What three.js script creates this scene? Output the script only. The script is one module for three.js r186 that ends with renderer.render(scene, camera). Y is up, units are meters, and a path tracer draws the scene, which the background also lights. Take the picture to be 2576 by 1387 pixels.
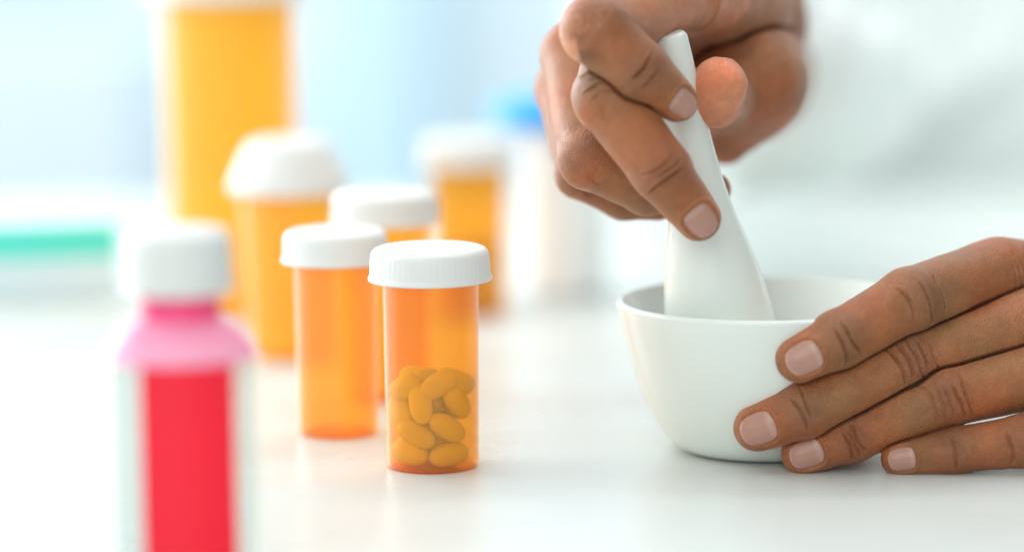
import * as THREE from 'three';
import { mergeGeometries } from 'three/addons/utils/BufferGeometryUtils.js';
import { RoundedBoxGeometry } from 'three/addons/geometries/RoundedBoxGeometry.js';
import { RectAreaLightUniformsLib } from 'three/addons/lights/RectAreaLightUniformsLib.js';

// ---------------------------------------------------------------- camera, light, exposure
const ROLL = 0.7 * Math.PI / 180, F = 9720, W = 2576, H = 1387.4, PITCH = 8.3 * Math.PI / 180, CAM_Y = 0.2317, CAM_Z = 1.2;
const scene = new THREE.Scene();
const camera = new THREE.PerspectiveCamera(2 * Math.atan(H / 2 / F) * 180 / Math.PI, W / H, 0.05, 30);
camera.position.set(0, CAM_Y, CAM_Z);
camera.up.set(Math.sin(ROLL), Math.cos(ROLL), 0);
camera.lookAt(0, CAM_Y - Math.sin(PITCH), CAM_Z - Math.cos(PITCH));
camera.focus = 1.186;
camera.userData.fStop = 2.55;
const renderer = new THREE.WebGLRenderer({ antialias: true });
renderer.toneMapping = THREE.LinearToneMapping;
renderer.toneMappingExposure = 1.11;
renderer.shadowMap.enabled = true;
scene.background = new THREE.Color(0.34, 0.375, 0.39);            // the even light of a pale room
RectAreaLightUniformsLib.init();

function areaLight(name, w, h, color, intensity, pos, target) {
  const l = new THREE.RectAreaLight(color, intensity, w, h);
  l.name = name; l.position.set(...pos); l.lookAt(...target); scene.add(l);
  return l;
}
areaLight('ceiling_lamp', 1.7, 1.2, new THREE.Color(1, 0.985, 0.96), 1.5, [-0.1, 1.25, -0.1], [0, 0, 0]);
areaLight('window_lamp', 0.9, 0.9, new THREE.Color(0.94, 0.975, 1), 5.5, [-1.35, 0.5, -0.4], [0.05, 0.05, 0]);
areaLight('far_window_lamp', 1.0, 0.8, new THREE.Color(0.94, 0.975, 1), 9, [-1.15, 0.42, -1.5], [0.1, 0.15, 0]);
areaLight('front_fill', 1.5, 1.2, new THREE.Color(1, 0.98, 0.95), 3.0, [-0.35, 0.9, 1.9], [0, 0.03, 0]);  // unseen fill light added behind the camera to brighten front faces
areaLight('wall_fill', 2.4, 0.8, new THREE.Color(0.96, 0.98, 1), 6.0, [0, 1.9, -1.1], [0, 0.3, -2.2]);  // added light, no fitting: brightens the wall and cabinets behind the bottles

// ---------------------------------------------------------------- helpers
const V = (x, y, z) => new THREE.Vector3(x, y, z);
const FW = V(0, -Math.sin(PITCH), -Math.cos(PITCH)), UP0 = V(0, Math.cos(PITCH), -Math.sin(PITCH)), UP = UP0.clone().multiplyScalar(Math.cos(ROLL)).add(V(Math.sin(ROLL), 0, 0)), RIGHT = V(Math.cos(ROLL), 0, 0).addScaledVector(UP0, -Math.sin(ROLL));
const TOCAM = FW.clone().negate();
function P(px, py, d) {                                             // a point of the place, from its direction and its depth
  return V(0, CAM_Y, CAM_Z).addScaledVector(FW, d).addScaledVector(UP, d * (H / 2 - py) / F).addScaledVector(RIGHT, d * (px - W / 2) / F);
}
function T(px, py) {                                                // a point on the tabletop
  const dir = P(px, py, 1).sub(camera.position);
  return camera.position.clone().addScaledVector(dir, -CAM_Y / dir.y);
}
let seed = 7;
const rnd = () => { seed = (seed + 0x6d2b79f5) | 0; let t = Math.imul(seed ^ (seed >>> 15), 1 | seed); t = (t + Math.imul(t ^ (t >>> 7), 61 | t)) ^ t; return ((t ^ (t >>> 14)) >>> 0) / 4294967296; };
const hash = (x, y, z) => { let h = Math.imul(x, 374761393) ^ Math.imul(y, 668265263) ^ Math.imul(z, 2147483647 ^ 0x5bd1e995); h = Math.imul(h ^ (h >>> 13), 1274126177); return ((h ^ (h >>> 16)) >>> 0) / 4294967295; };
function noise(x, y, z) {
  const ix = Math.floor(x), iy = Math.floor(y), iz = Math.floor(z);
  let u = x - ix, v = y - iy, w = z - iz;
  u = u * u * (3 - 2 * u); v = v * v * (3 - 2 * v); w = w * w * (3 - 2 * w);
  const L = (a, b, t) => a + (b - a) * t;
  return L(L(L(hash(ix, iy, iz), hash(ix + 1, iy, iz), u), L(hash(ix, iy + 1, iz), hash(ix + 1, iy + 1, iz), u), v),
    L(L(hash(ix, iy, iz + 1), hash(ix + 1, iy, iz + 1), u), L(hash(ix, iy + 1, iz + 1), hash(ix + 1, iy + 1, iz + 1), u), v), w) * 2 - 1;
}
const clamp = (x, a, b) => Math.min(b, Math.max(a, x)), sstep = (a, b, x) => { const t = clamp((x - a) / (b - a), 0, 1); return t * t * (3 - 2 * t); };
const mix = (a, b, t) => a + (b - a) * t;
function mesh(name, geo, mat, parent) {
  const m = new THREE.Mesh(geo, mat); m.name = name; m.castShadow = m.receiveShadow = true; parent.add(m); return m;
}
const used = {};
function numbered(name) { const n = used[name] = (used[name] ?? -1) + 1; return n ? name + '_' + String(n).padStart(3, '0') : name; }
function tag(o, label, category, group) { o.userData = { label, category, ...(group ? { group } : {}) }; return o; }
function thing(name, label, category, pos, group) {
  const g = new THREE.Group(); g.name = numbered(name); g.position.copy(pos); scene.add(g); return tag(g, label, category, group);
}
function lathe(pts, seg = 96) { return new THREE.LatheGeometry(pts.map((p) => new THREE.Vector2(p[0], p[1])), seg); }
const std = (o) => new THREE.MeshStandardMaterial(o), phys = (o) => new THREE.MeshPhysicalMaterial(o);
const lin = (r, g, b) => new THREE.Color().setRGB(r, g, b);

function dataTex(n, f, srgb, rep) {                                 // f(x, y) -> grey or [r, g, b] in 0..1, tiling
  const d = new Uint8Array(n * n * 4);
  for (let y = 0; y < n; y++) for (let x = 0; x < n; x++) {
    const v = f(x / n, y / n), o = (y * n + x) * 4, c = Array.isArray(v) ? v : [v, v, v];
    for (let k = 0; k < 3; k++) d[o + k] = clamp(c[k], 0, 1) * 255;
    d[o + 3] = 255;
  }
  const t = new THREE.DataTexture(d, n, n); t.wrapS = t.wrapT = THREE.RepeatWrapping; t.magFilter = THREE.LinearFilter;
  t.minFilter = THREE.LinearMipmapLinearFilter; t.generateMipmaps = true;
  if (srgb) t.colorSpace = THREE.SRGBColorSpace;
  if (rep) t.repeat.set(rep, rep);
  t.needsUpdate = true; return t;
}
const tnoise = (x, y, f, s) => {                                    // tiling noise
  const g = (a, b) => hash(((a % f) + f) % f, ((b % f) + f) % f, s), X = x * f, Y = y * f, i = Math.floor(X), j = Math.floor(Y);
  let u = X - i, v = Y - j; u = u * u * (3 - 2 * u); v = v * v * (3 - 2 * v);
  return mix(mix(g(i, j), g(i + 1, j), u), mix(g(i, j + 1), g(i + 1, j + 1), u), v);
};
function cells(x, y, f, s) {                                        // tiling cell edges: 0 on an edge, up to 1 within
  const X = x * f, Y = y * f, i = Math.floor(X), j = Math.floor(Y); let a = 9, b = 9;
  for (let dj = -1; dj <= 1; dj++) for (let di = -1; di <= 1; di++) {
    const ci = ((i + di) % f + f) % f, cj = ((j + dj) % f + f) % f;
    const d = Math.hypot(i + di + hash(ci, cj, s) - X, j + dj + hash(ci, cj, s + 9) - Y);
    if (d < a) { b = a; a = d; } else if (d < b) b = d;
  }
  return clamp((b - a) * 1.6, 0, 1);
}

// ---------------------------------------------------------------- surfaces from distance fields
function roundCone(px, py, pz, c) {
  const pax = px - c.ax, pay = py - c.ay, paz = pz - c.az, y = pax * c.bx + pay * c.by + paz * c.bz, z = y - c.l2;
  const qx = pax * c.l2 - c.bx * y, qy = pay * c.l2 - c.by * y, qz = paz * c.l2 - c.bz * y;
  const x2 = qx * qx + qy * qy + qz * qz, y2 = y * y * c.l2, z2 = z * z * c.l2, k = Math.sign(c.rr) * c.rr * c.rr * x2;
  if (Math.sign(z) * c.a2 * z2 > k) return Math.sqrt(x2 + z2) * c.il2 - c.r2;
  if (Math.sign(y) * c.a2 * y2 < k) return Math.sqrt(x2 + y2) * c.il2 - c.r1;
  return (Math.sqrt(x2 * c.a2 * c.il2) + y * c.rr) * c.il2 - c.r1;
}
function cone(a, b, r1, r2) {
  const bx = b.x - a.x, by = b.y - a.y, bz = b.z - a.z, l2 = bx * bx + by * by + bz * bz, rr = r1 - r2;
  return { ax: a.x, ay: a.y, az: a.z, bx, by, bz, l2, il2: 1 / l2, rr, a2: l2 - rr * rr, r1, r2, A: a, B: b };
}
const smin = (a, b, k) => { const h = Math.max(k - Math.abs(a - b), 0) / k; return Math.min(a, b) - h * h * k * 0.25; };
function sdGroup(cs, k, x, y, z) { let d = 1e9; for (const c of cs) d = smin(d, roundCone(x, y, z, c), k); return d; }
function ball(cs) {                                                 // bounding sphere of a group of cones
  const b = new THREE.Box3();
  for (const c of cs) { const r = Math.max(c.r1, c.r2); for (const q of [c.A, c.B]) { b.expandByPoint(q.clone().addScalar(r)); b.expandByPoint(q.clone().addScalar(-r)); } }
  const s = b.getBoundingSphere(new THREE.Sphere()); return { x: s.center.x, y: s.center.y, z: s.center.z, r: s.radius };
}
function surface(f, lo, hi, cell) {                                 // surface nets, worked out only near the surface
  const n = [0, 1, 2].map((k) => Math.ceil((hi.getComponent(k) - lo.getComponent(k)) / cell / 8) * 8 + 1), [nx, ny, nz] = n;
  const g = new Float32Array(nx * ny * nz).fill(NaN), at = (i, j, k) => (k * ny + j) * nx + i;
  const reach = 8 * cell * 0.8661 + cell;
  for (let k = 0; k < nz - 1; k += 8) for (let j = 0; j < ny - 1; j += 8) for (let i = 0; i < nx - 1; i += 8) {
    if (Math.abs(f(lo.x + (i + 4) * cell, lo.y + (j + 4) * cell, lo.z + (k + 4) * cell)) > reach) continue;
    for (let c = k; c <= k + 8; c++) for (let b = j; b <= j + 8; b++) for (let a = i; a <= i + 8; a++) {
      const o = at(a, b, c); if (g[o] !== g[o]) g[o] = f(lo.x + a * cell, lo.y + b * cell, lo.z + c * cell);
    }
  }
  const id = new Int32Array(nx * ny * nz).fill(-1), pos = [], index = [], v = new Float32Array(8);
  for (let k = 0; k < nz - 1; k++) for (let j = 0; j < ny - 1; j++) for (let i = 0; i < nx - 1; i++) {
    const o = at(i, j, k); if (g[o] !== g[o]) continue;
    let m = 0, bad = false;
    for (let c = 0; c < 8; c++) { const x = g[at(i + (c & 1), j + ((c >> 1) & 1), k + (c >> 2))]; if (x !== x) { bad = true; break; } v[c] = x; if (x < 0) m |= 1 << c; }
    if (bad || m === 0 || m === 255) continue;
    let X = 0, Y = 0, Z = 0, q = 0;
    for (let e = 0; e < 8; e++) for (const bit of [1, 2, 4]) if (!(e & bit)) {
      const a = v[e], b = v[e | bit]; if ((a < 0) === (b < 0)) continue;
      const t = a / (a - b); X += (e & 1) + (bit === 1 ? t : 0); Y += ((e >> 1) & 1) + (bit === 2 ? t : 0); Z += (e >> 2) + (bit === 4 ? t : 0); q++;
    }
    id[o] = pos.length / 3; pos.push(lo.x + (i + X / q) * cell, lo.y + (j + Y / q) * cell, lo.z + (k + Z / q) * cell);
  }
  const sx = 1, sy = nx, sz = nx * ny;
  for (let k = 1; k < nz - 1; k++) for (let j = 1; j < ny - 1; j++) for (let i = 1; i < nx - 1; i++) {
    const o = at(i, j, k), a = g[o]; if (a !== a) continue;
    for (const [s, u, w] of [[sx, sy, sz], [sy, sz, sx], [sz, sx, sy]]) {
      const b = g[o + s]; if (b !== b || (a < 0) === (b < 0)) continue;
      const q = [id[o], id[o - u], id[o - u - w], id[o - w]]; if (q.some((x) => x < 0)) continue;
      if (a < 0) index.push(q[0], q[1], q[2], q[0], q[2], q[3]); else index.push(q[0], q[2], q[1], q[0], q[3], q[2]);
    }
  }
  const e = cell * 0.5;                                             // one step onto the surface itself
  for (let i = 0; i < pos.length; i += 3) {
    const [x, y, z] = [pos[i], pos[i + 1], pos[i + 2]], d = f(x, y, z), gx = f(x + e, y, z) - f(x - e, y, z), gy = f(x, y + e, z) - f(x, y - e, z), gz = f(x, y, z + e) - f(x, y, z - e), l = Math.hypot(gx, gy, gz) || 1;
    const t = clamp(d, -e, e) / l; pos[i] -= gx * t; pos[i + 1] -= gy * t; pos[i + 2] -= gz * t;
  }
  const geo = new THREE.BufferGeometry(); geo.setAttribute('position', new THREE.Float32BufferAttribute(pos, 3)); geo.setIndex(index); geo.computeVertexNormals();
  return geo;
}
function bounds(cs, pad) {
  const b = new THREE.Box3();
  for (const c of cs) { const r = Math.max(c.r1, c.r2) + pad; for (const q of [c.A, c.B]) { b.expandByPoint(q.clone().addScalar(r)); b.expandByPoint(q.clone().addScalar(-r)); } }
  return b;
}

// ---------------------------------------------------------------- the setting: tabletop and the pale room far behind
const tableTone = dataTex(256, (x, y) => { const v = 0.955 + 0.018 * (tnoise(x, y, 6, 3) - 0.5) + 0.006 * (tnoise(x, y, 40, 4) - 0.5); return [v, v, v]; }, false, 3);
const tableM = phys({ color: lin(0.645, 0.69, 0.665), roughness: 0.38, map: tableTone, roughnessMap: dataTex(256, (x, y) => 0.85 + 0.3 * (tnoise(x, y, 12, 8) - 0.5) + 0.08 * (tnoise(x, y, 64, 9) - 0.5), false, 4), specularIntensity: 0.6 });
const table = thing('table', 'white laminate table under the bottles, bowl and hands', 'table', V(0.1, 0, 0));
{
  const top = new RoundedBoxGeometry(2.6, 0.03, 1.5, 4, 0.004); top.translate(0, -0.015, 0.095);
  mesh('tabletop', top, tableM, table);
}
const struct = (name, geo, m) => { const o = mesh(name, geo, m, scene); o.userData = { kind: 'structure' }; return o; };
{
  const wall = new THREE.BoxGeometry(6, 3.4, 0.1); wall.translate(0, 0.3, -2.25);
  struct('wall', wall, std({ color: lin(0.72, 0.85, 0.91), roughness: 0.9 }));
}
function panel(name, label, category, px0, px1, py0, py1, d, color, group) {
  const a = P(px0, py1, d), b = P(px1, py0, d), w = b.x - a.x, h = b.y - a.y, t = thing(name, label, category, V((a.x + b.x) / 2, a.y, a.z), group);
  const g = new RoundedBoxGeometry(w, h, 0.04, 3, 0.006); g.translate(0, h / 2, 0);
  mesh('panel', g, std({ color, roughness: 0.6 }), t);
  return t;
}
panel('wall_cabinet', 'very pale blue cabinet far behind at the left edge', 'cabinet', -900, 385, 75, 620, 3.0, lin(0.66, 0.77, 0.83));
panel('wall_cabinet', 'pale blue cabinet behind the tall amber bottle', 'cabinet', 410, 850, -700, 720, 3.05, lin(0.68, 0.81, 0.88));
panel('wall_cabinet', 'blue cabinet front seen above the middle vial', 'cabinet', 860, 1085, -700, 640, 3.0, lin(0.58, 0.79, 0.90));
panel('wall_cabinet', 'light blue cabinet left of the raised hand', 'cabinet', 1100, 1700, -700, 640, 3.05, lin(0.74, 0.87, 0.94));

// ---------------------------------------------------------------- bottles
const capM = phys({ color: lin(0.72, 0.745, 0.725), roughness: 0.42, specularIntensity: 0.7 });
function capGeo(r, h, lip, ribs) {                                  // ribbed skirt, rounded shoulder, lightly domed top, lip below
  const prof = [[r * 0.86, 0], [r * 0.99 + lip, 0], [r + lip, h * 0.03], [r + lip, h * 0.09], [r + lip * 0.35, h * 0.14], [r, h * 0.18], [r * 0.992, h * 0.5], [r * 0.982, h * 0.72], [r * 0.965, h * 0.82], [r * 0.925, h * 0.9], [r * 0.86, h * 0.945], [r * 0.7, h * 0.975], [r * 0.4, h * 0.993], [0, h]];
  const N = 240, pos = [], idx = [];
  prof.forEach(([q, y]) => { const rib = ribs && y > h * 0.16 && y < h * 0.76; for (let i = 0; i <= N; i++) { const a = i / N * Math.PI * 2, k = rib && i % 4 < 2 ? 0.00007 : 0; pos.push(Math.sin(a) * (q + k), y, Math.cos(a) * (q + k)); } });
  for (let j = 0; j < prof.length - 1; j++) for (let i = 0; i < N; i++) { const a = j * (N + 1) + i, b = a + N + 1; idx.push(a, a + 1, b + 1, a, b + 1, b); }
  const g = new THREE.BufferGeometry(); g.setAttribute('position', new THREE.Float32BufferAttribute(pos, 3)); g.setIndex(idx); g.computeVertexNormals(); return g;
}
const plastic = (c, rough = 0.22, through = 0.88) => phys({ color: lin(...c), transmission: through, thickness: 0, roughness: rough, ior: 1.5, side: THREE.DoubleSide });
function vial(label, base, R, hBody, hCap, capR, wall, floorC, ribs = true, taper = 0.965) {
  const t = thing('pill_bottle', label, 'bottle', base, 'amber bottles standing on the table');
  const r0 = R * taper;
  mesh('body', lathe([[r0 * 0.93, 0.0004], [r0 * 0.975, 0.0007], [r0, 0.002], [mix(r0, R, 0.5), hBody * 0.5], [R, hBody - 0.001]], 96), wall, t);
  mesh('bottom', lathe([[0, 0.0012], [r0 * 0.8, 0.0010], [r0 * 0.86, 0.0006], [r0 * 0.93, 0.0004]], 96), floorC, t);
  const c = mesh('cap', capGeo(capR, hCap, capR * 0.03, ribs), capM, t); c.position.y = hBody - 0.0015;
  return t;
}
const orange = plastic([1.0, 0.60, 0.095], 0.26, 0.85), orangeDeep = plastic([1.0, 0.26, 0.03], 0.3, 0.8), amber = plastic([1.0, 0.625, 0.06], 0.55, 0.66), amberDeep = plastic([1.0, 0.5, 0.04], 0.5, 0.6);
const paleOrange = plastic([1.0, 0.63, 0.15], 0.34, 0.82);
const v1 = T(1089, 1171), V1R = 0.0149;
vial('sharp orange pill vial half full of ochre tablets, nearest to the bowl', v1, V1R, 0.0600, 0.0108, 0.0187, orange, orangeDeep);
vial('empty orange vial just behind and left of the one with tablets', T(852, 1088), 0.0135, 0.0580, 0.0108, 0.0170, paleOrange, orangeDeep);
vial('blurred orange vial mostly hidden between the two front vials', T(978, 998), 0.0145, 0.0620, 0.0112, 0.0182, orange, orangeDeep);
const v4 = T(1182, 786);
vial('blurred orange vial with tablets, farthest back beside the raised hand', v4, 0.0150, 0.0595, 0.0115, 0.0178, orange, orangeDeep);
{                                                                   // the amber bottle with a conical cap
  const b = T(738, 893), t = thing('amber_bottle', 'blurred amber bottle with a white cone shaped cap', 'bottle', b, 'amber bottles standing on the table');
  mesh('body', lathe([[0.0150, 0.0005], [0.0158, 0.002], [0.0172, 0.030], [0.0180, 0.0607]], 96), amber, t);
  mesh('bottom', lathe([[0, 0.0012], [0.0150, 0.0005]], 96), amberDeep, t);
  mesh('cap', lathe([[0.017, 0.0605], [0.0219, 0.0605], [0.0222, 0.0620], [0.0216, 0.0645], [0.0188, 0.0710], [0.0160, 0.0765], [0.0148, 0.0785], [0.0128, 0.0795], [0, 0.0799]], 96), capM, t);
}
{                                                                   // the tall amber bottle
  const b = T(592, 782), t = thing('amber_bottle', 'tall blurred amber bottle, largest of the bottles at the back', 'bottle', b, 'amber bottles standing on the table');
  mesh('body', lathe([[0.0235, 0.0005], [0.0252, 0.002], [0.0256, 0.06], [0.0260, 0.1245]], 96), amber, t);
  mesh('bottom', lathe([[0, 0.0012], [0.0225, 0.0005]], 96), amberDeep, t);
  const c = mesh('cap', capGeo(0.0328, 0.024, 0.0008, true), capM, t); c.position.y = 0.1238;
}
{                                                                   // near bottle: clear, with a red label
  const b = T(468, 1440), t = thing('syrup_bottle', 'clear bottle with a red label, pink shoulder and white cap, nearest the camera', 'bottle', b);
  const clear = phys({ color: lin(0.83, 0.875, 0.85), transmission: 0.9, thickness: 0, roughness: 0.3, side: THREE.DoubleSide });
  const pink = phys({ color: lin(1.0, 0.42, 0.62), transmission: 0.4, thickness: 0, roughness: 0.5, side: THREE.DoubleSide });
  const R = 0.0206;
  mesh('body', lathe([[0.0190, 0.0005], [R - 0.0004, 0.002], [R, 0.010], [R, 0.0590], [R - 0.0004, 0.0602], [0.0180, 0.0612]], 96), clear, t);
  const inn = new THREE.CylinderGeometry(R + 0.0001, R + 0.0001, 0.054, 64, 4, true, -27 * Math.PI / 180, 74 * Math.PI / 180);
  const outer = new THREE.CylinderGeometry(R + 0.0004, R + 0.0004, 0.054, 64, 4, true, -27 * Math.PI / 180, 74 * Math.PI / 180), ls = mergeGeometries([outer, inn]); ls.translate(0, 0.0333, 0);
  mesh('label', ls, phys({ color: lin(1.0, 0.008, 0.06), transmission: 0.5, thickness: 0, roughness: 0.6, side: THREE.DoubleSide }), t);
  mesh('shoulder', lathe([[0.0209, 0.0602], [0.0208, 0.0614], [0.0196, 0.0630], [0.0180, 0.0655], [0.0156, 0.0684], [0.0130, 0.0700], [0.0116, 0.0706]], 96), pink, t);
  mesh('neck', lathe([[0.0116, 0.0706], [0.0110, 0.0716], [0.0110, 0.0790]], 96), phys({ color: lin(1.0, 0.10, 0.30), transmission: 0.3, thickness: 0, roughness: 0.4, side: THREE.DoubleSide }), t);
  const c = mesh('cap', capGeo(0.0146, 0.0178, 0.0004, true), capM, t); c.position.y = 0.0778;
}
{                                                                   // white jar with a blue lid
  const b = T(1424, 734), t = thing('jar', 'white jar with a flat blue lid behind the raised hand', 'jar', b);
  mesh('body', lathe([[0, 0.0005], [0.0155, 0.0005], [0.0168, 0.003], [0.0168, 0.0655], [0.0160, 0.0688], [0, 0.0688]], 64), std({ color: lin(0.90, 0.93, 0.92), roughness: 0.5 }), t);
  const lid = mesh('lid', capGeo(0.0295, 0.0105, 0.0005, true), phys({ color: lin(0.01, 0.40, 1.0), roughness: 0.4 }), t); lid.position.y = 0.0689;
}
{                                                                   // carton with a green band
  const a = T(60, 765), t = thing('carton', 'pale blue carton with a green band at the left edge', 'box', a);
  t.rotation.y = 0.14;
  const bx = (w, h, d, y, z) => { const g = new RoundedBoxGeometry(w, h, d, 3, 0.0012); g.translate(-0.005, y + h / 2, z); return g; };
  const pale = std({ color: lin(0.66, 0.81, 0.88), roughness: 0.55 });
  mesh('box', bx(0.088, 0.0335, 0.05, 0, -0.025), pale, t);
  mesh('band', bx(0.0886, 0.0122, 0.0512, 0.0186, -0.025), std({ color: lin(0.008, 0.74, 0.60), roughness: 0.45 }), t);
}

// ---------------------------------------------------------------- tablets
const tabletGeo = (() => {
  const g = new THREE.SphereGeometry(1, 40, 24), p = g.attributes.position;
  for (let i = 0; i < p.count; i++) {
    let x = p.getX(i), y = p.getY(i), z = p.getZ(i); const r = Math.hypot(y, z), s = Math.sign(x) * Math.pow(Math.abs(x), 0.78);
    const k = r > 1e-6 ? Math.pow(1 - Math.pow(Math.abs(s), 2.7), 0.5) / r : 0; y *= k; z *= k;
    p.setXYZ(i, s * 0.0065, y * 0.0036, Math.sign(z) * Math.pow(Math.abs(z), 0.9) * 0.0032);
  }
  g.computeVertexNormals(); return g;
})();
const tabletM = [0, 1, 2].map((k) => std({ color: lin(0.74 + k * 0.04, 0.70 + k * 0.04, 0.03 + k * 0.01), roughness: 0.55 }));
function tablet(pos, rot, label, group, k) {
  const m = mesh(numbered('tablet'), tabletGeo, tabletM[k % 3], scene); m.position.copy(pos); m.rotation.set(...rot, 'ZYX'); tag(m, label, 'tablet', group); return m;
}
{
  const S = 9720 / 1.19;
  const front = [
    [1050, 1089, -28, 'ochre tablet sloping down to the right, left of the vial middle'], [1128, 1073, -36, 'ochre tablet sloping down to the right, right of the vial middle'],
    [1062, 1010, -82, 'ochre tablet standing nearly upright in the left of the pile'], [1108, 962, 28, 'topmost ochre tablet, rising to the right'],
    [1153, 1012, -62, 'steep ochre tablet against the right wall above the middle'], [1032, 1139, -10, 'ochre tablet lying flat at the bottom left of the vial'],
    [1131, 1143, 8, 'ochre tablet lying flat at the bottom right of the vial'], [1012, 972, 40, 'ochre tablet at the upper left of the pile'],
    [1012, 1032, -74, 'upright ochre tablet against the left wall'], [1168, 962, -30, 'ochre tablet at the upper right of the pile']];
  front.forEach(([px, py, deg, label], i) => {
    const x = (px - 1089) / S, y = (1184 - py) / S, Ri = V1R * 0.965 - 0.0044;
    const ry = Math.asin(clamp(x / 0.0149, -0.8, 0.8)), lim = 0.0136 - 0.0058 * Math.abs(Math.cos(deg * Math.PI / 180)) * Math.cos(ry) - 0.0030 * Math.abs(Math.sin(deg * Math.PI / 180)), X = clamp(x, -lim, lim);
    tablet(V(v1.x + X, y, v1.z + Math.sqrt(Math.max(Ri * Ri - X * X, 0.000004)) - 0.0004), [0, ry, deg * Math.PI / 180], label, undefined, i);
  });
  for (let lay = 0; lay < 4; lay++) for (let k = 0; k < 4; k++) {
    const a = k * Math.PI / 2 + lay * 0.8, r = k ? 0.0062 : 0.002;
    tablet(V(v1.x + Math.cos(a) * r, 0.0052 + lay * 0.0070 + rnd() * 0.001, v1.z - 0.0045 + Math.sin(a) * 0.0040), [rnd() * 0.6, rnd() * 3, (rnd() - 0.5) * 1.2], 'ochre tablet deeper in the pile behind the front ones', 'tablets inside the front vial', lay + k);
  }
  for (let lay = 0; lay < 4; lay++) for (let k = 0; k < 4; k++) {
    const a = k * Math.PI / 2 + lay * 0.9, r = 0.0072;
    const o = tablet(V(v4.x + 0.0015 + Math.cos(a) * r, 0.0052 + lay * 0.0069, v4.z + Math.sin(a) * r), [rnd() * 0.6, -a + Math.PI / 2, (rnd() - 0.5) * 0.9], 'blurred ochre tablet in the farthest vial', 'tablets inside the farthest vial', k);
    o.material = tabletM[0];
  }
}

// ---------------------------------------------------------------- mortar bowl and pestle
const china = phys({ color: lin(0.745, 0.81, 0.765), roughness: 0.27, clearcoat: 0.15, clearcoatRoughness: 0.12, specularIntensity: 0.8, bumpMap: dataTex(256, (x, y) => 0.5 + 0.6 * (tnoise(x, y, 9, 21) - 0.5), false, 2), bumpScale: 0.00012 });
const bowlAt = T(1932, 1127);
const bowl = thing('mortar_bowl', 'white ceramic mortar bowl steadied by the lower hand', 'bowl', bowlAt);
const RO = (y) => 0.0212 + 0.0265 * Math.pow(clamp((y - 0.0002) / 0.0475, 0, 1), 0.37);
{
  const pts = [[0, 0.0016], [0.0165, 0.0016], [0.018, 0], [0.0205, 0]];
  for (let i = 1; i <= 26; i++) { const y = 0.0002 + 0.0467 * Math.pow(i / 26, 2.2); pts.push([RO(y), y]); }
  const rimR = RO(0.0469);
  for (let i = 1; i <= 10; i++) { const a = i / 10 * Math.PI; pts.push([rimR - 0.0013 + Math.cos(a) * 0.0013, 0.0469 + Math.sin(a) * 0.0013]); }
  for (let i = 25; i >= 1; i--) { const y = 0.0085 + 0.0395 * Math.pow(i / 26, 1.6); pts.push([(rimR - 0.0026) * Math.pow((y - 0.0085) / 0.0395, 0.40), y]); }
  pts.push([0, 0.0083]);
  mesh('bowl', lathe(pts, 160), china, bowl);
}
const pTop = P(1684, 82, 1.184), pEnd = P(1842, 985, 1.214);
{
  const ax = pEnd.clone().sub(pTop), L = ax.length(), s = 1 / 8110;
  const t = thing('pestle', 'white ceramic pestle gripped by the upper hand and standing in the bowl', 'pestle', pEnd);
  t.quaternion.setFromUnitVectors(V(0, 1, 0), ax.clone().normalize().negate());
  const w = [[0, 41], [20, 44], [130, 51], [250, 58], [340, 66], [400, 74], [460, 85], [520, 100], [580, 115], [640, 127], [700, 135], [760, 139], [810, 139], [850, 134]];
  const pts = [[0, 0]];
  for (let i = 1; i <= 12; i++) { const a = i / 12 * Math.PI / 2; pts.push([131 * s * Math.sin(a), (915 - 850) * s * (1 - Math.cos(a))]); }
  for (let i = w.length - 2; i >= 1; i--) pts.push([w[i][1] * s, L - w[i][0] * L / 915]);
  for (let i = 0; i <= 8; i++) { const a = i / 8 * Math.PI / 2; pts.push([(28 + 13 * Math.cos(a)) * s, L - (11 - 11 * Math.sin(a)) * s]); }
  pts.push([0, L + 0.0002]);
  mesh('pestle', lathe(new THREE.SplineCurve(pts.map((p) => new THREE.Vector2(...p))).getPoints(140).map((p) => [Math.max(0, p.x), p.y]), 96), china, t);
}

// ---------------------------------------------------------------- the person: hands, arms and coat
const MM = 1000, Q = (px, py, d) => P(px, py, d).multiplyScalar(MM);
const px2mm = (r, d) => r * d / F * MM;
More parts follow.
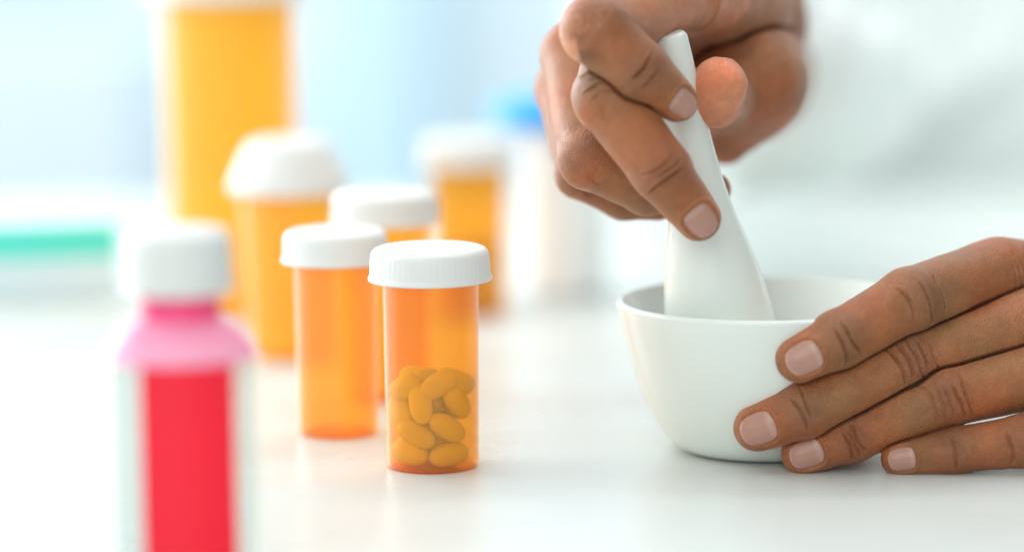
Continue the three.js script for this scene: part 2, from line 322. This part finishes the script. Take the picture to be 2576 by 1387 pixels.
// a finger is a list of joints from tip to knuckle, each [px, py, depth, radius in mm]
function makeHand(fingers, palmSets, dorsalRef, kPalm) {
  const fs = fingers.map((f) => {
    const j = f.j.map((q) => ({ p: Q(q[0], q[1], q[2]), r: q[3] })), cs = [];
    for (let i = 0; i < j.length - 1; i++) cs.push(cone(j[i].p, j[i + 1].p, j[i].r, j[i + 1].r));
    const s = [0]; for (let i = 1; i < j.length; i++) s.push(s[i - 1] + j[i].p.distanceTo(j[i - 1].p));
    const dref = f.dorsal ? f.dorsal.clone() : dorsalRef.clone();
    const frames = cs.map((c) => {
      const ax = c.B.clone().sub(c.A).normalize(), d = dref.clone().addScaledVector(ax, -dref.dot(ax)).normalize(); return { ax, d, sd: new THREE.Vector3().crossVectors(ax, d) };
    });
    return { ...f, j, cs, s, frames, ball: ball(cs) };
  });
  const palms = palmSets.map((set) => { const cs = set.c.map(([a, b]) => cone(Q(a[0], a[1], a[2]), Q(b[0], b[1], b[2]), a[3], b[3])); return { cs, k: set.k, ball: ball(cs) }; });
  const above = (f, x, y, z) => {                                   // how far a point lies on the back side of a finger's axis
    let b = 1e9, h = 0;
    f.cs.forEach((c, i) => { const e = roundCone(x, y, z, c); if (e < b) { b = e; const fr = f.frames[i].d; h = (x - c.ax) * fr.x + (y - c.ay) * fr.y + (z - c.az) * fr.z; } });
    return h;
  };
  const sdf = (x, y, z) => {
    let d = 1e9, d1 = 1e9, d2 = 1e9, f1 = null, f2 = null; const pd = [];
    for (const q of palms) {
      const far = Math.hypot(x - q.ball.x, y - q.ball.y, z - q.ball.z) - q.ball.r;
      const e = far > 25 ? far : sdGroup(q.cs, q.k, x, y, z); pd.push(e); d = Math.min(d, e);
    }
    for (const f of fs) {
      const far = Math.hypot(x - f.ball.x, y - f.ball.y, z - f.ball.z) - f.ball.r;
      if (far > d + kPalm && far > 6) { d = Math.min(d, far); continue; }
      let e = sdGroup(f.cs, 2.2, x, y, z); if (e < d1) { d2 = d1; f2 = f1; d1 = e; f1 = f; } else if (e < d2) { d2 = e; f2 = f; }
      e = smin(e, pd[f.palm ?? 0], f.k ?? kPalm); d = Math.min(d, e);
    }
    if (d2 < 4) d = Math.max(d, Math.min(0.45 * sstep(-4.5, 1, pd[0]) * sstep(4, 2, d2) - 0.5 * (d2 - d1), 0.5 * (above(f1, x, y, z) + above(f2, x, y, z)) - 1.5));
    if (pd.length > 1 && pd[1] < 5 && pd[0] < 5) d = Math.max(d, 0.55 - 0.5 * Math.abs(pd[0] - pd[1]));
    return d;
  };
  const where = (x, y, z) => {                                      // which finger, how far from its tip, how far round
    let best = { d: 1e9 };
    const ds = fs.map((f) => f.cs.map((c) => roundCone(x, y, z, c)));
    ds.forEach((a, n) => a.forEach((d, i) => { if (d < best.d) best = { d, n, i }; }));
    const f = fs[best.n]; let W = 0, S = 0, C = 0, D = 0;           // joined softly where two bones of a finger meet
    f.cs.forEach((c, i) => {
      const k = Math.exp(-(ds[best.n][i] - best.d) / 0.9); if (k < 1e-3) return;
      const q = V(x - c.A.x, y - c.A.y, z - c.A.z), fr = f.frames[i], t = q.dot(fr.ax), a = q.dot(fr.d), b = q.dot(fr.sd), l = Math.hypot(a, b) || 1;
      if (i === best.i) { best.t = t; best.r = mix(c.r1, c.r2, clamp(t / Math.sqrt(c.l2), 0, 1)); }
      W += k; S += k * (f.s[i] + t); C += k * a / l; D += k * b / l;
    });
    best.s = S / W; best.phi = Math.atan2(D, C);
    let pd = 1e9; for (const q of palms) pd = Math.min(pd, sdGroup(q.cs, q.k, x, y, z));
    best.pd = pd; return best;
  };
  return { fs, palms, sdf, where, all: [...fs.flatMap((f) => f.cs), ...palms.flatMap((q) => q.cs)] };
}
const NAILS = [];
function nailShape(f) { const n = f.nail; return { back: n.back, front: n.front, half: n.half * 0.93 }; }
function inNail(f, t, phi, r) {                                     // 0 at the middle of the nail, 1 on its outline; t < 0 is towards the tip
  const n = nailShape(f), mid = (n.back - n.front) / 2, hl = (n.back + n.front) / 2, u = phi / n.half, v = (t - mid) / hl;
  return Math.pow(Math.pow(Math.abs(u), 2.45) + Math.pow(Math.abs(v), 2.45), 1 / 2.45);
}
function skin(hand, cell, look) {
  const b = bounds(hand.all, 2);
  if (look.clip) b.intersect(look.clip);
  const g = surface(hand.sdf, b.min, b.max, cell), p = g.attributes.position, nrm = g.attributes.normal, n = p.count;
  const uv = new Float32Array(n * 2), col = new Float32Array(n * 3), pos = new Float32Array(n * 3);
  for (let i = 0; i < n; i++) {
    const x = p.getX(i), y = p.getY(i), z = p.getZ(i), w = hand.where(x, y, z), f = hand.fs[w.n], nx = nrm.getX(i), ny = nrm.getY(i), nz = nrm.getZ(i);
    let h = 0, knuckle = 0; const onFinger = sstep(3, -1, w.d - w.pd + (w.i === f.cs.length - 1 ? 0 : -6)), dors = Math.cos(w.phi);
    // creases over the joints
    for (const c of f.creases ?? []) {
      const ds = w.s - (c.s + c.tilt * w.phi + c.bow * w.phi * w.phi + 0.30 * noise(x * 0.28 + c.s, y * 0.28, z * 0.28)); if (Math.abs(ds) > 3) continue;
      const m = Math.exp(-(ds * ds) / (c.w * c.w)) * sstep(c.half, c.half * 0.55, Math.abs(w.phi - c.off)), lip = Math.exp(-((Math.abs(ds) - c.w * 2.2) ** 2) / (c.w * c.w * 1.5)) * 0.25;
      h -= c.dep * (m - lip * sstep(c.half, c.half * 0.55, Math.abs(w.phi - c.off)));
    }
    if (!f.plain) for (let k = 1; k < f.s.length - 1; k++) knuckle = Math.max(knuckle, Math.exp(-(((w.s - f.s[k]) / 6.5) ** 2)));
    // nail bed, and the folds of skin round the nail
    if (f.nail && w.i === 0) {
      const e = inNail(f, w.t, w.phi, w.r);
      h -= 0.55 * sstep(1.06, 0.94, e);
      const fold = Math.exp(-(((e - 1.16) / 0.13) ** 2)); h += (w.t > 0 ? 0.46 : 0.22) * fold * (w.t < -f.nail.front * 0.75 ? 0 : 1);
    }
    const n1 = noise(x * 0.16, y * 0.16, z * 0.16), n2 = noise(x * 0.5 + 9, y * 0.5, z * 0.5), n3 = noise(x * 1.5, y * 1.5 + 5, z * 1.5);
    h += 0.16 * n1 + 0.05 * n2 + 0.018 * n3;
    if (look.wrinkle) h += look.wrinkle(x, y, z, w, onFinger);
    pos[i * 3] = (x + nx * h) / MM; pos[i * 3 + 1] = (y + ny * h) / MM; pos[i * 3 + 2] = (z + nz * h) / MM;
    if (f.plain || w.pd < w.d - 0.5) { const q = f.plain ? 9 : 16; uv[i * 2] = (x + 0.4 * z) / q; uv[i * 2 + 1] = (y + 0.5 * z) / q; } else { uv[i * 2] = w.s / 16; uv[i * 2 + 1] = w.phi * 9 / 16; }
    // colour of the skin: brown on the back of the hand, paler and redder on the palm side and the pads
    let palmar = look.palmar ? look.palmar(x, y, z, w, nx, ny, nz, onFinger) : sstep(0.1, -0.6, dors) * onFinger;
    const tipness = f.plain ? 0 : sstep(11, 2, w.s) * onFinger * 0.35;
    palmar = clamp(palmar + tipness * sstep(0.75, 0.2, dors), 0, 1);
    const back = [0.35, 0.123, 0.041], pad = [0.70, 0.262, 0.132], kn = [0.245, 0.092, 0.039];
    const m1 = 1 + 0.13 * n1 + 0.09 * n2 + 0.07 * n3, red = 0.15 * noise(x * 0.09 + 4, y * 0.09, z * 0.09);
    for (let k = 0; k < 3; k++) {
      let c = mix(back[k], kn[k], knuckle * Math.max(0, dors) * 0.8 * onFinger); c = mix(c, pad[k], palmar);
      col[i * 3 + k] = c * m1 * (k === 0 ? 1 + red : k === 1 ? 1 - red * 0.6 : 1 - red * 1.2);
    }
  }
  const out = new THREE.BufferGeometry(); out.setAttribute('position', new THREE.BufferAttribute(pos, 3)); out.setAttribute('uv', new THREE.BufferAttribute(uv, 2));
  out.setAttribute('color', new THREE.BufferAttribute(col, 3)); out.setIndex(g.index); out.computeVertexNormals();
  hand.fs.forEach((f) => { if (f.nail) NAILS.push(nail(hand, f)); });
  return out;
}
function nail(hand, f) {                                            // a curved plate with an edge, set in its bed
  const c = f.cs[0], fr = f.frames[0], n = nailShape(f), NU = 28, NV = 28, top = [], pos = [], idx = [], tint = [];
  const plate = (u, v) => {
    const k = Math.pow(Math.max(Math.pow(Math.abs(u), 2.45) + Math.pow(Math.abs(v), 2.45), 1e-9), 1 / 2.45), m = Math.max(Math.abs(u), Math.abs(v)), q = k > 1e-6 ? m / k : 1;
    const U = u * q, Vv = v * q, phi = U * n.half, t = (n.back - n.front) / 2 + Vv * (n.back + n.front) / 2;
    const o = c.A.clone().addScaledVector(fr.ax, t), dir = fr.d.clone().multiplyScalar(Math.cos(phi)).addScaledVector(fr.sd, Math.sin(phi));
    let r; if (t < 0) { const e = t / c.r1; r = c.r1 * Math.sqrt(1 - e * e * 0.72); } else r = mix(c.r1, c.r2, clamp(t / Math.sqrt(c.l2), 0, 1));
    r *= 1 + 0.015 * Math.cos(phi) - 0.010;
    r += -0.05 - 0.40 * sstep(0.8, 1.0, Vv) - 0.22 * sstep(0.75, 1.0, Math.abs(U));
    return { p: o.addScaledVector(dir, r), dir };
  };
  for (let j = 0; j <= NV; j++) for (let i = 0; i <= NU; i++) { const a = plate(i / NU * 2 - 1, j / NV * 2 - 1); top.push(a); pos.push(a.p.x / MM, a.p.y / MM, a.p.z / MM); const U = i / NU * 2 - 1, Y = j / NV * 2 - 1, moon = sstep(0.52, 0.62, Y - U * U * 0.35) * 0.05, edge = sstep(-0.84, -0.92, Y - U * U * 0.06) * 0.06, g = 1 + 0.05 * noise(U * 9, Y * 1.5, f.s[1]); tint.push((0.425 + moon * 0.8 + edge) * g, (0.232 + moon + edge) * g, (0.178 + moon + edge) * g); }
  for (const a of top) { const q = a.p.clone().addScaledVector(a.dir, -0.7); pos.push(q.x / MM, q.y / MM, q.z / MM); }
  const M = (NU + 1) * (NV + 1), id = (i, j) => j * (NU + 1) + i, tri = [];
  for (let j = 0; j < NV; j++) for (let i = 0; i < NU; i++) { const a = id(i, j), b = id(i + 1, j), d = id(i, j + 1), e = id(i + 1, j + 1); tri.push([a, b, e], [a, e, d]); }
  const rim = []; for (let i = 0; i < NU; i++) rim.push(id(i, 0)); for (let j = 0; j < NV; j++) rim.push(id(NU, j)); for (let i = NU; i > 0; i--) rim.push(id(i, NV)); for (let j = NV; j > 0; j--) rim.push(id(0, j));
  for (const q of tri) idx.push(...q);
  rim.forEach((a, i) => { const b = rim[(i + 1) % rim.length]; idx.push(a, a + M, b, b, a + M, b + M); });
  const g = new THREE.BufferGeometry(); g.setAttribute('position', new THREE.Float32BufferAttribute(pos, 3)); g.setAttribute('color', new THREE.Float32BufferAttribute([...tint, ...tint], 3)); g.setIndex(idx); g.computeVertexNormals(); return g;
}
function jointCreases(list, s0, n, spread, dep, half, tilt = 0.6) {
  for (let i = 0; i < n; i++) list.push({ s: s0 + (n > 1 ? (i / (n - 1) - 0.5) * spread : 0) + (rnd() - 0.5) * 0.5, tilt: tilt * (0.85 + 0.3 * rnd()), bow: (i / Math.max(1, n - 1) - 0.5) * 2.2, w: 0.27 + 0.12 * rnd(), dep: dep * (1.0 + 1.5 * rnd()), half: half * (0.6 + 0.5 * rnd()), off: (rnd() - 0.5) * 0.6 });
}
const skinTex = dataTex(512, (x, y) => 0.62 * cells(x, y, 22, 5) + 0.3 * cells(x, y, 40, 6) + 0.25 * tnoise(x, y, 90, 7), false);
const skinM = phys({ vertexColors: true, roughness: 0.41, specularIntensity: 0.95, bumpMap: skinTex, bumpScale: 0.00021, sheen: 0.35, sheenColor: lin(1, 0.86, 0.78), sheenRoughness: 0.4 });
const nailM = phys({ vertexColors: true, roughness: 0.33, specularIntensity: 0.6, clearcoat: 0.15, clearcoatRoughness: 0.3 });

const FING = (j, o = {}) => ({ j, ...o });
// ---- lower hand, lying on its side against the bowl
const lower = (() => {
  const index = FING([[2011, 903, 1.1740, 7.3], [2110, 853, 1.1740, 8.7], [2288, 755, 1.1825, 9.8], [2512, 688, 1.208, 11.6]], { nail: { back: 6.6, front: 4.6, half: 0.82 }, k: 5 });
  const middle = FING([[1906, 1075, 1.184, 7.4], [2022, 1030, 1.1810, 8.9], [2284, 907, 1.1850, 9.5], [2620, 805, 1.199, 11.2]], { nail: { back: 6.8, front: 4.7, half: 0.82 }, k: 5 });
  const ring = FING([[2020, 1141, 1.1865, 6.6], [2140, 1096, 1.1855, 8.1], [2372, 996, 1.1840, 9.6], [2690, 925, 1.192, 10.6]], { nail: { back: 6.4, front: 4.3, half: 0.82 }, k: 5 });
  const pinky = FING([[2262, 1152, 1.1830, 5.6], [2400, 1133, 1.1815, 7.0], [2575, 1108, 1.181, 8.0], [2780, 1055, 1.188, 9.8]], { nail: { back: 5.2, front: 3.4, half: 0.82 }, k: 5 });
  const thumb = FING([[2400, 720, 1.268, 7.5], [2560, 760, 1.272, 9.5], [2760, 800, 1.262, 12]], { k: 8 });
  for (const [f, a, b] of [[index, 2, 3], [middle, 2, 5], [ring, 3, 5], [pinky, 1, 3]]) {
    f.creases = []; let s = 0; const S = [0]; for (let i = 1; i < f.j.length; i++) { s += Q(...f.j[i]).distanceTo(Q(...f.j[i - 1])); S.push(s); }
    jointCreases(f.creases, S[1], a, 3.0, 0.52, 0.95); jointCreases(f.creases, S[2], b, 10, 0.42, 1.05);
  }
  { let s = 0; for (let i = 1; i < 4; i++) s += Q(...index.j[i]).distanceTo(Q(...index.j[i - 1])); jointCreases(index.creases, s - 1, 4, 7, 0.30, 0.6); }
  const wrist = [3080, 850, 1.262, 21], palm = [{ k: 9, c: [[[2575, 695, 1.214, 11.4], wrist], [[2690, 812, 1.204, 11.2], wrist], [[2750, 925, 1.198, 10.6], wrist], [[2780, 1045, 1.190, 9.4], [3090, 950, 1.255, 17]], [[2760, 800, 1.262, 12], wrist], [[2660, 760, 1.225, 9], [2740, 960, 1.214, 8]]] }];
  return makeHand([index, middle, ring, pinky, thumb], palm, TOCAM.clone().add(V(-0.02, -0.04, 0)), 8);
})();
// ---- upper hand, closed round the pestle
const upper = (() => {
  const index = FING([[1704, 254, 1.1690, 6.5], [1607, 178, 1.1610, 9.2], [1498, 74, 1.1600, 10.4], [1722, -12, 1.207, 11.0]], { nail: { back: 5.6, front: 3.9, half: 0.80 }, k: 4 });
  const middle = FING([[1757, 548, 1.1710, 7.0], [1664, 430, 1.1640, 9.0], [1528, 245, 1.1680, 10.4], [1580, 40, 1.214, 11]], { nail: { back: 6.4, front: 4.4, half: 0.82 }, k: 4 });
  const ring = FING([[1797, 478, 1.2165, 5.4], [1628, 478, 1.2000, 7.6], [1484, 398, 1.196, 9.6], [1447, 140, 1.226, 10.6]], { k: 4 });
  const pinky = FING([[1655, 508, 1.222, 6.0], [1570, 497, 1.219, 6.8], [1462, 436, 1.217, 8.0], [1424, 225, 1.246, 9.6]], { k: 4 });
  const thumb = FING([[1810, 214, 1.1895, 8.7], [1796, 246, 1.1925, 9.0], [1806, 244, 1.2150, 8.6], [1838, 246, 1.2450, 9.5]], { k: 3, palm: 1, plain: true, dorsal: V(0.40, 0.1, -0.91) });
  for (const [f, a, b] of [[index, 2, 0], [middle, 3, 4], [ring, 0, 0], [pinky, 0, 0]]) {
    f.creases = []; let s = 0; const S = [0]; for (let i = 1; i < f.j.length; i++) { s += Q(...f.j[i]).distanceTo(Q(...f.j[i - 1])); S.push(s); }
    jointCreases(f.creases, S[1], a, 4.0, 0.55, 0.9, -0.5); if (f === index) f.creases.push({ s: S[3] + 1.5, tilt: 0, bow: 0, w: 0.8, dep: 1.3, half: 9, off: 0 }); jointCreases(f.creases, S[2] - 1, b, 7, 0.36, 0.9, -0.4);
  }
  const wrist = [1870, 60, 1.315, 19];
  const palm = [
    { k: 7, c: [[[1722, -12, 1.209, 10.8], [1895, 15, 1.280, 17]], [[1580, 40, 1.216, 11], wrist], [[1447, 140, 1.228, 10.4], wrist], [[1424, 225, 1.248, 9.4], wrist], [[1790, 0, 1.246, 10], [1880, 40, 1.262, 11]], [wrist, [1880, 160, 1.345, 16]]] },
    { k: 9, c: [[[1885, 200, 1.254, 16.5], [1890, 150, 1.282, 16.0]], [[1885, 200, 1.258, 15], [1800, 185, 1.264, 9]], [[1890, 215, 1.262, 15.5], [1825, 352, 1.262, 8.0]], [[1838, 246, 1.245, 9.5], [1885, 195, 1.262, 14]], [[1890, 160, 1.282, 16.0], [1880, 180, 1.34, 16]]] }];
  return makeHand([index, middle, ring, pinky, thumb], palm, TOCAM.clone().add(V(-0.05, 0.05, 0)), 6);
})();

{                                                                   // the thumb's nail, seen along its edge
  const c = cone(Q(1803, 229, 1.1905), Q(1806, 244, 1.215), 9.15, 9.0), ax = c.B.clone().sub(c.A).normalize(), d0 = V(0.9, 0.36, -0.2), d = d0.clone().addScaledVector(ax, -d0.dot(ax)).normalize();
  upper.thumbNail = { cs: [c], frames: [{ ax, d, sd: new THREE.Vector3().crossVectors(ax, d) }], nail: { back: 8, front: 3.2, half: 0.72 }, s: [0, 9] };
}
const person = thing('person', 'person in a white coat grinding with the pestle and steadying the bowl', 'person', V(0.3, -0.85, -0.62));
const place = (g) => g.translate(-person.position.x, -person.position.y, -person.position.z);
{
  const dorsalL = TOCAM;
  const gl = skin(lower, 0.40, {
    clip: new THREE.Box3(V(-1e4, -1e4, -1e4), V(Q(2860, 800, 1.2).x, 1e4, 1e4)),
    wrinkle: (x, y, z, w, on) => (1 - on * 0.7) * 0.10 * noise(x * 1.1 + y * 0.3, y * 0.35, z * 0.4) * sstep(0, 6, 8 - w.d),
    palmar: (x, y, z, w, nx, ny, nz, on) => sstep(0.05, -0.55, nx * dorsalL.x + ny * dorsalL.y + nz * dorsalL.z) * 0.9,
  });
  const gu = skin(upper, 0.40, {
    wrinkle: (x, y, z, w, on) => (w.n === 4 || w.pd < w.d - 2 ? 0.22 * noise(x * 0.35 + 2, y * 0.35 - x * 0.25, z * 0.35) : 0),
    palmar: (x, y, z, w, nx, ny, nz, on) => w.n === 4 && w.d < w.pd + 1 ? sstep(0.5, -0.3, nx * 0.45 + ny * 0.05 - nz * 0.88) * sstep(1.212, 1.200, 1.2 - z / MM) : w.pd < w.d - 1.5 || w.i === 2 || w.n === 4 ? sstep(-4, 2, nz * 10) * (w.n === 0 ? 0.42 : w.n === 4 ? 0.10 : 0.08) : sstep(0.0, -0.6, Math.cos(w.phi)),
  });
  // arms and chest inside the coat, joining both hands
  const arm = [cone(Q(1872, 150, 1.34), Q(1890, 200, 1.50), 16, 22), cone(Q(1890, 200, 1.50), Q(1960, 170, 1.60), 20, 26), cone(Q(1960, 170, 1.60), Q(1640, -900, 1.92), 28, 48), cone(Q(3080, 850, 1.262), Q(3500, 500, 1.55), 23, 36), cone(Q(3500, 500, 1.55), Q(3300, -900, 1.95), 40, 52),
    cone(Q(1640, -900, 1.98), Q(3300, -900, 2.0), 70, 70), cone(Q(2480, -700, 2.06), Q(2480, 500, 2.10), 110, 110), cone(Q(1880, 160, 1.33), Q(1880, 190, 1.42), 16, 19)];
  const ab = bounds(arm, 8), ga = surface((x, y, z) => sdGroup(arm, 20, x, y, z), ab.min, ab.max, 6), m = ga.attributes.position.count;
  ga.scale(1 / MM, 1 / MM, 1 / MM);
  const cc = new Float32Array(m * 3), uu = new Float32Array(m * 2);
  for (let i = 0; i < m; i++) { cc.set([0.35, 0.123, 0.041], i * 3); uu[i * 2] = ga.attributes.position.getX(i) * 60; uu[i * 2 + 1] = ga.attributes.position.getY(i) * 60; }
  ga.setAttribute('color', new THREE.BufferAttribute(cc, 3)); ga.setAttribute('uv', new THREE.BufferAttribute(uu, 2)); ga.computeVertexNormals();
  const body = mesh('body', place(mergeGeometries([gl, gu, ga])), skinM, person);
  NAILS.push(nail(upper, upper.thumbNail));
  for (const g of NAILS) mesh('fingernail', place(g), nailM, body);
}
{
  const c = [cone(Q(1935, 165, 1.46), Q(1960, 170, 1.60), 33, 44), cone(Q(1960, 170, 1.60), Q(1650, -900, 1.94), 46, 74), cone(Q(3230, 730, 1.36), Q(3500, 500, 1.55), 42, 54), cone(Q(3500, 500, 1.55), Q(3290, -900, 1.97), 58, 74),
    cone(Q(1700, -900, 2.02), Q(3240, -900, 2.04), 85, 85), cone(Q(2200, -700, 2.10), Q(2180, 760, 2.10), 150, 150), cone(Q(2700, -700, 2.10), Q(2720, 760, 2.10), 150, 150)];
  const folds = (x, y, z) => { const a = x * 0.80 + y * 0.60, b = -x * 0.6 + y * 0.8; return 17 * noise(a * 0.007 + 3, b * 0.021, z * 0.008) + 6 * noise(a * 0.03, b * 0.075 + 7, z * 0.03); };
  const b = bounds(c, 26), g = surface((x, y, z) => sdGroup(c, 34, x, y, z) + folds(x, y, z) - 2, b.min, b.max, 7);
  g.scale(1 / MM, 1 / MM, 1 / MM);
  mesh('lab_coat', place(g), std({ color: lin(0.86, 0.915, 0.90), roughness: 0.85 }), person);
}
renderer.render(scene, camera);
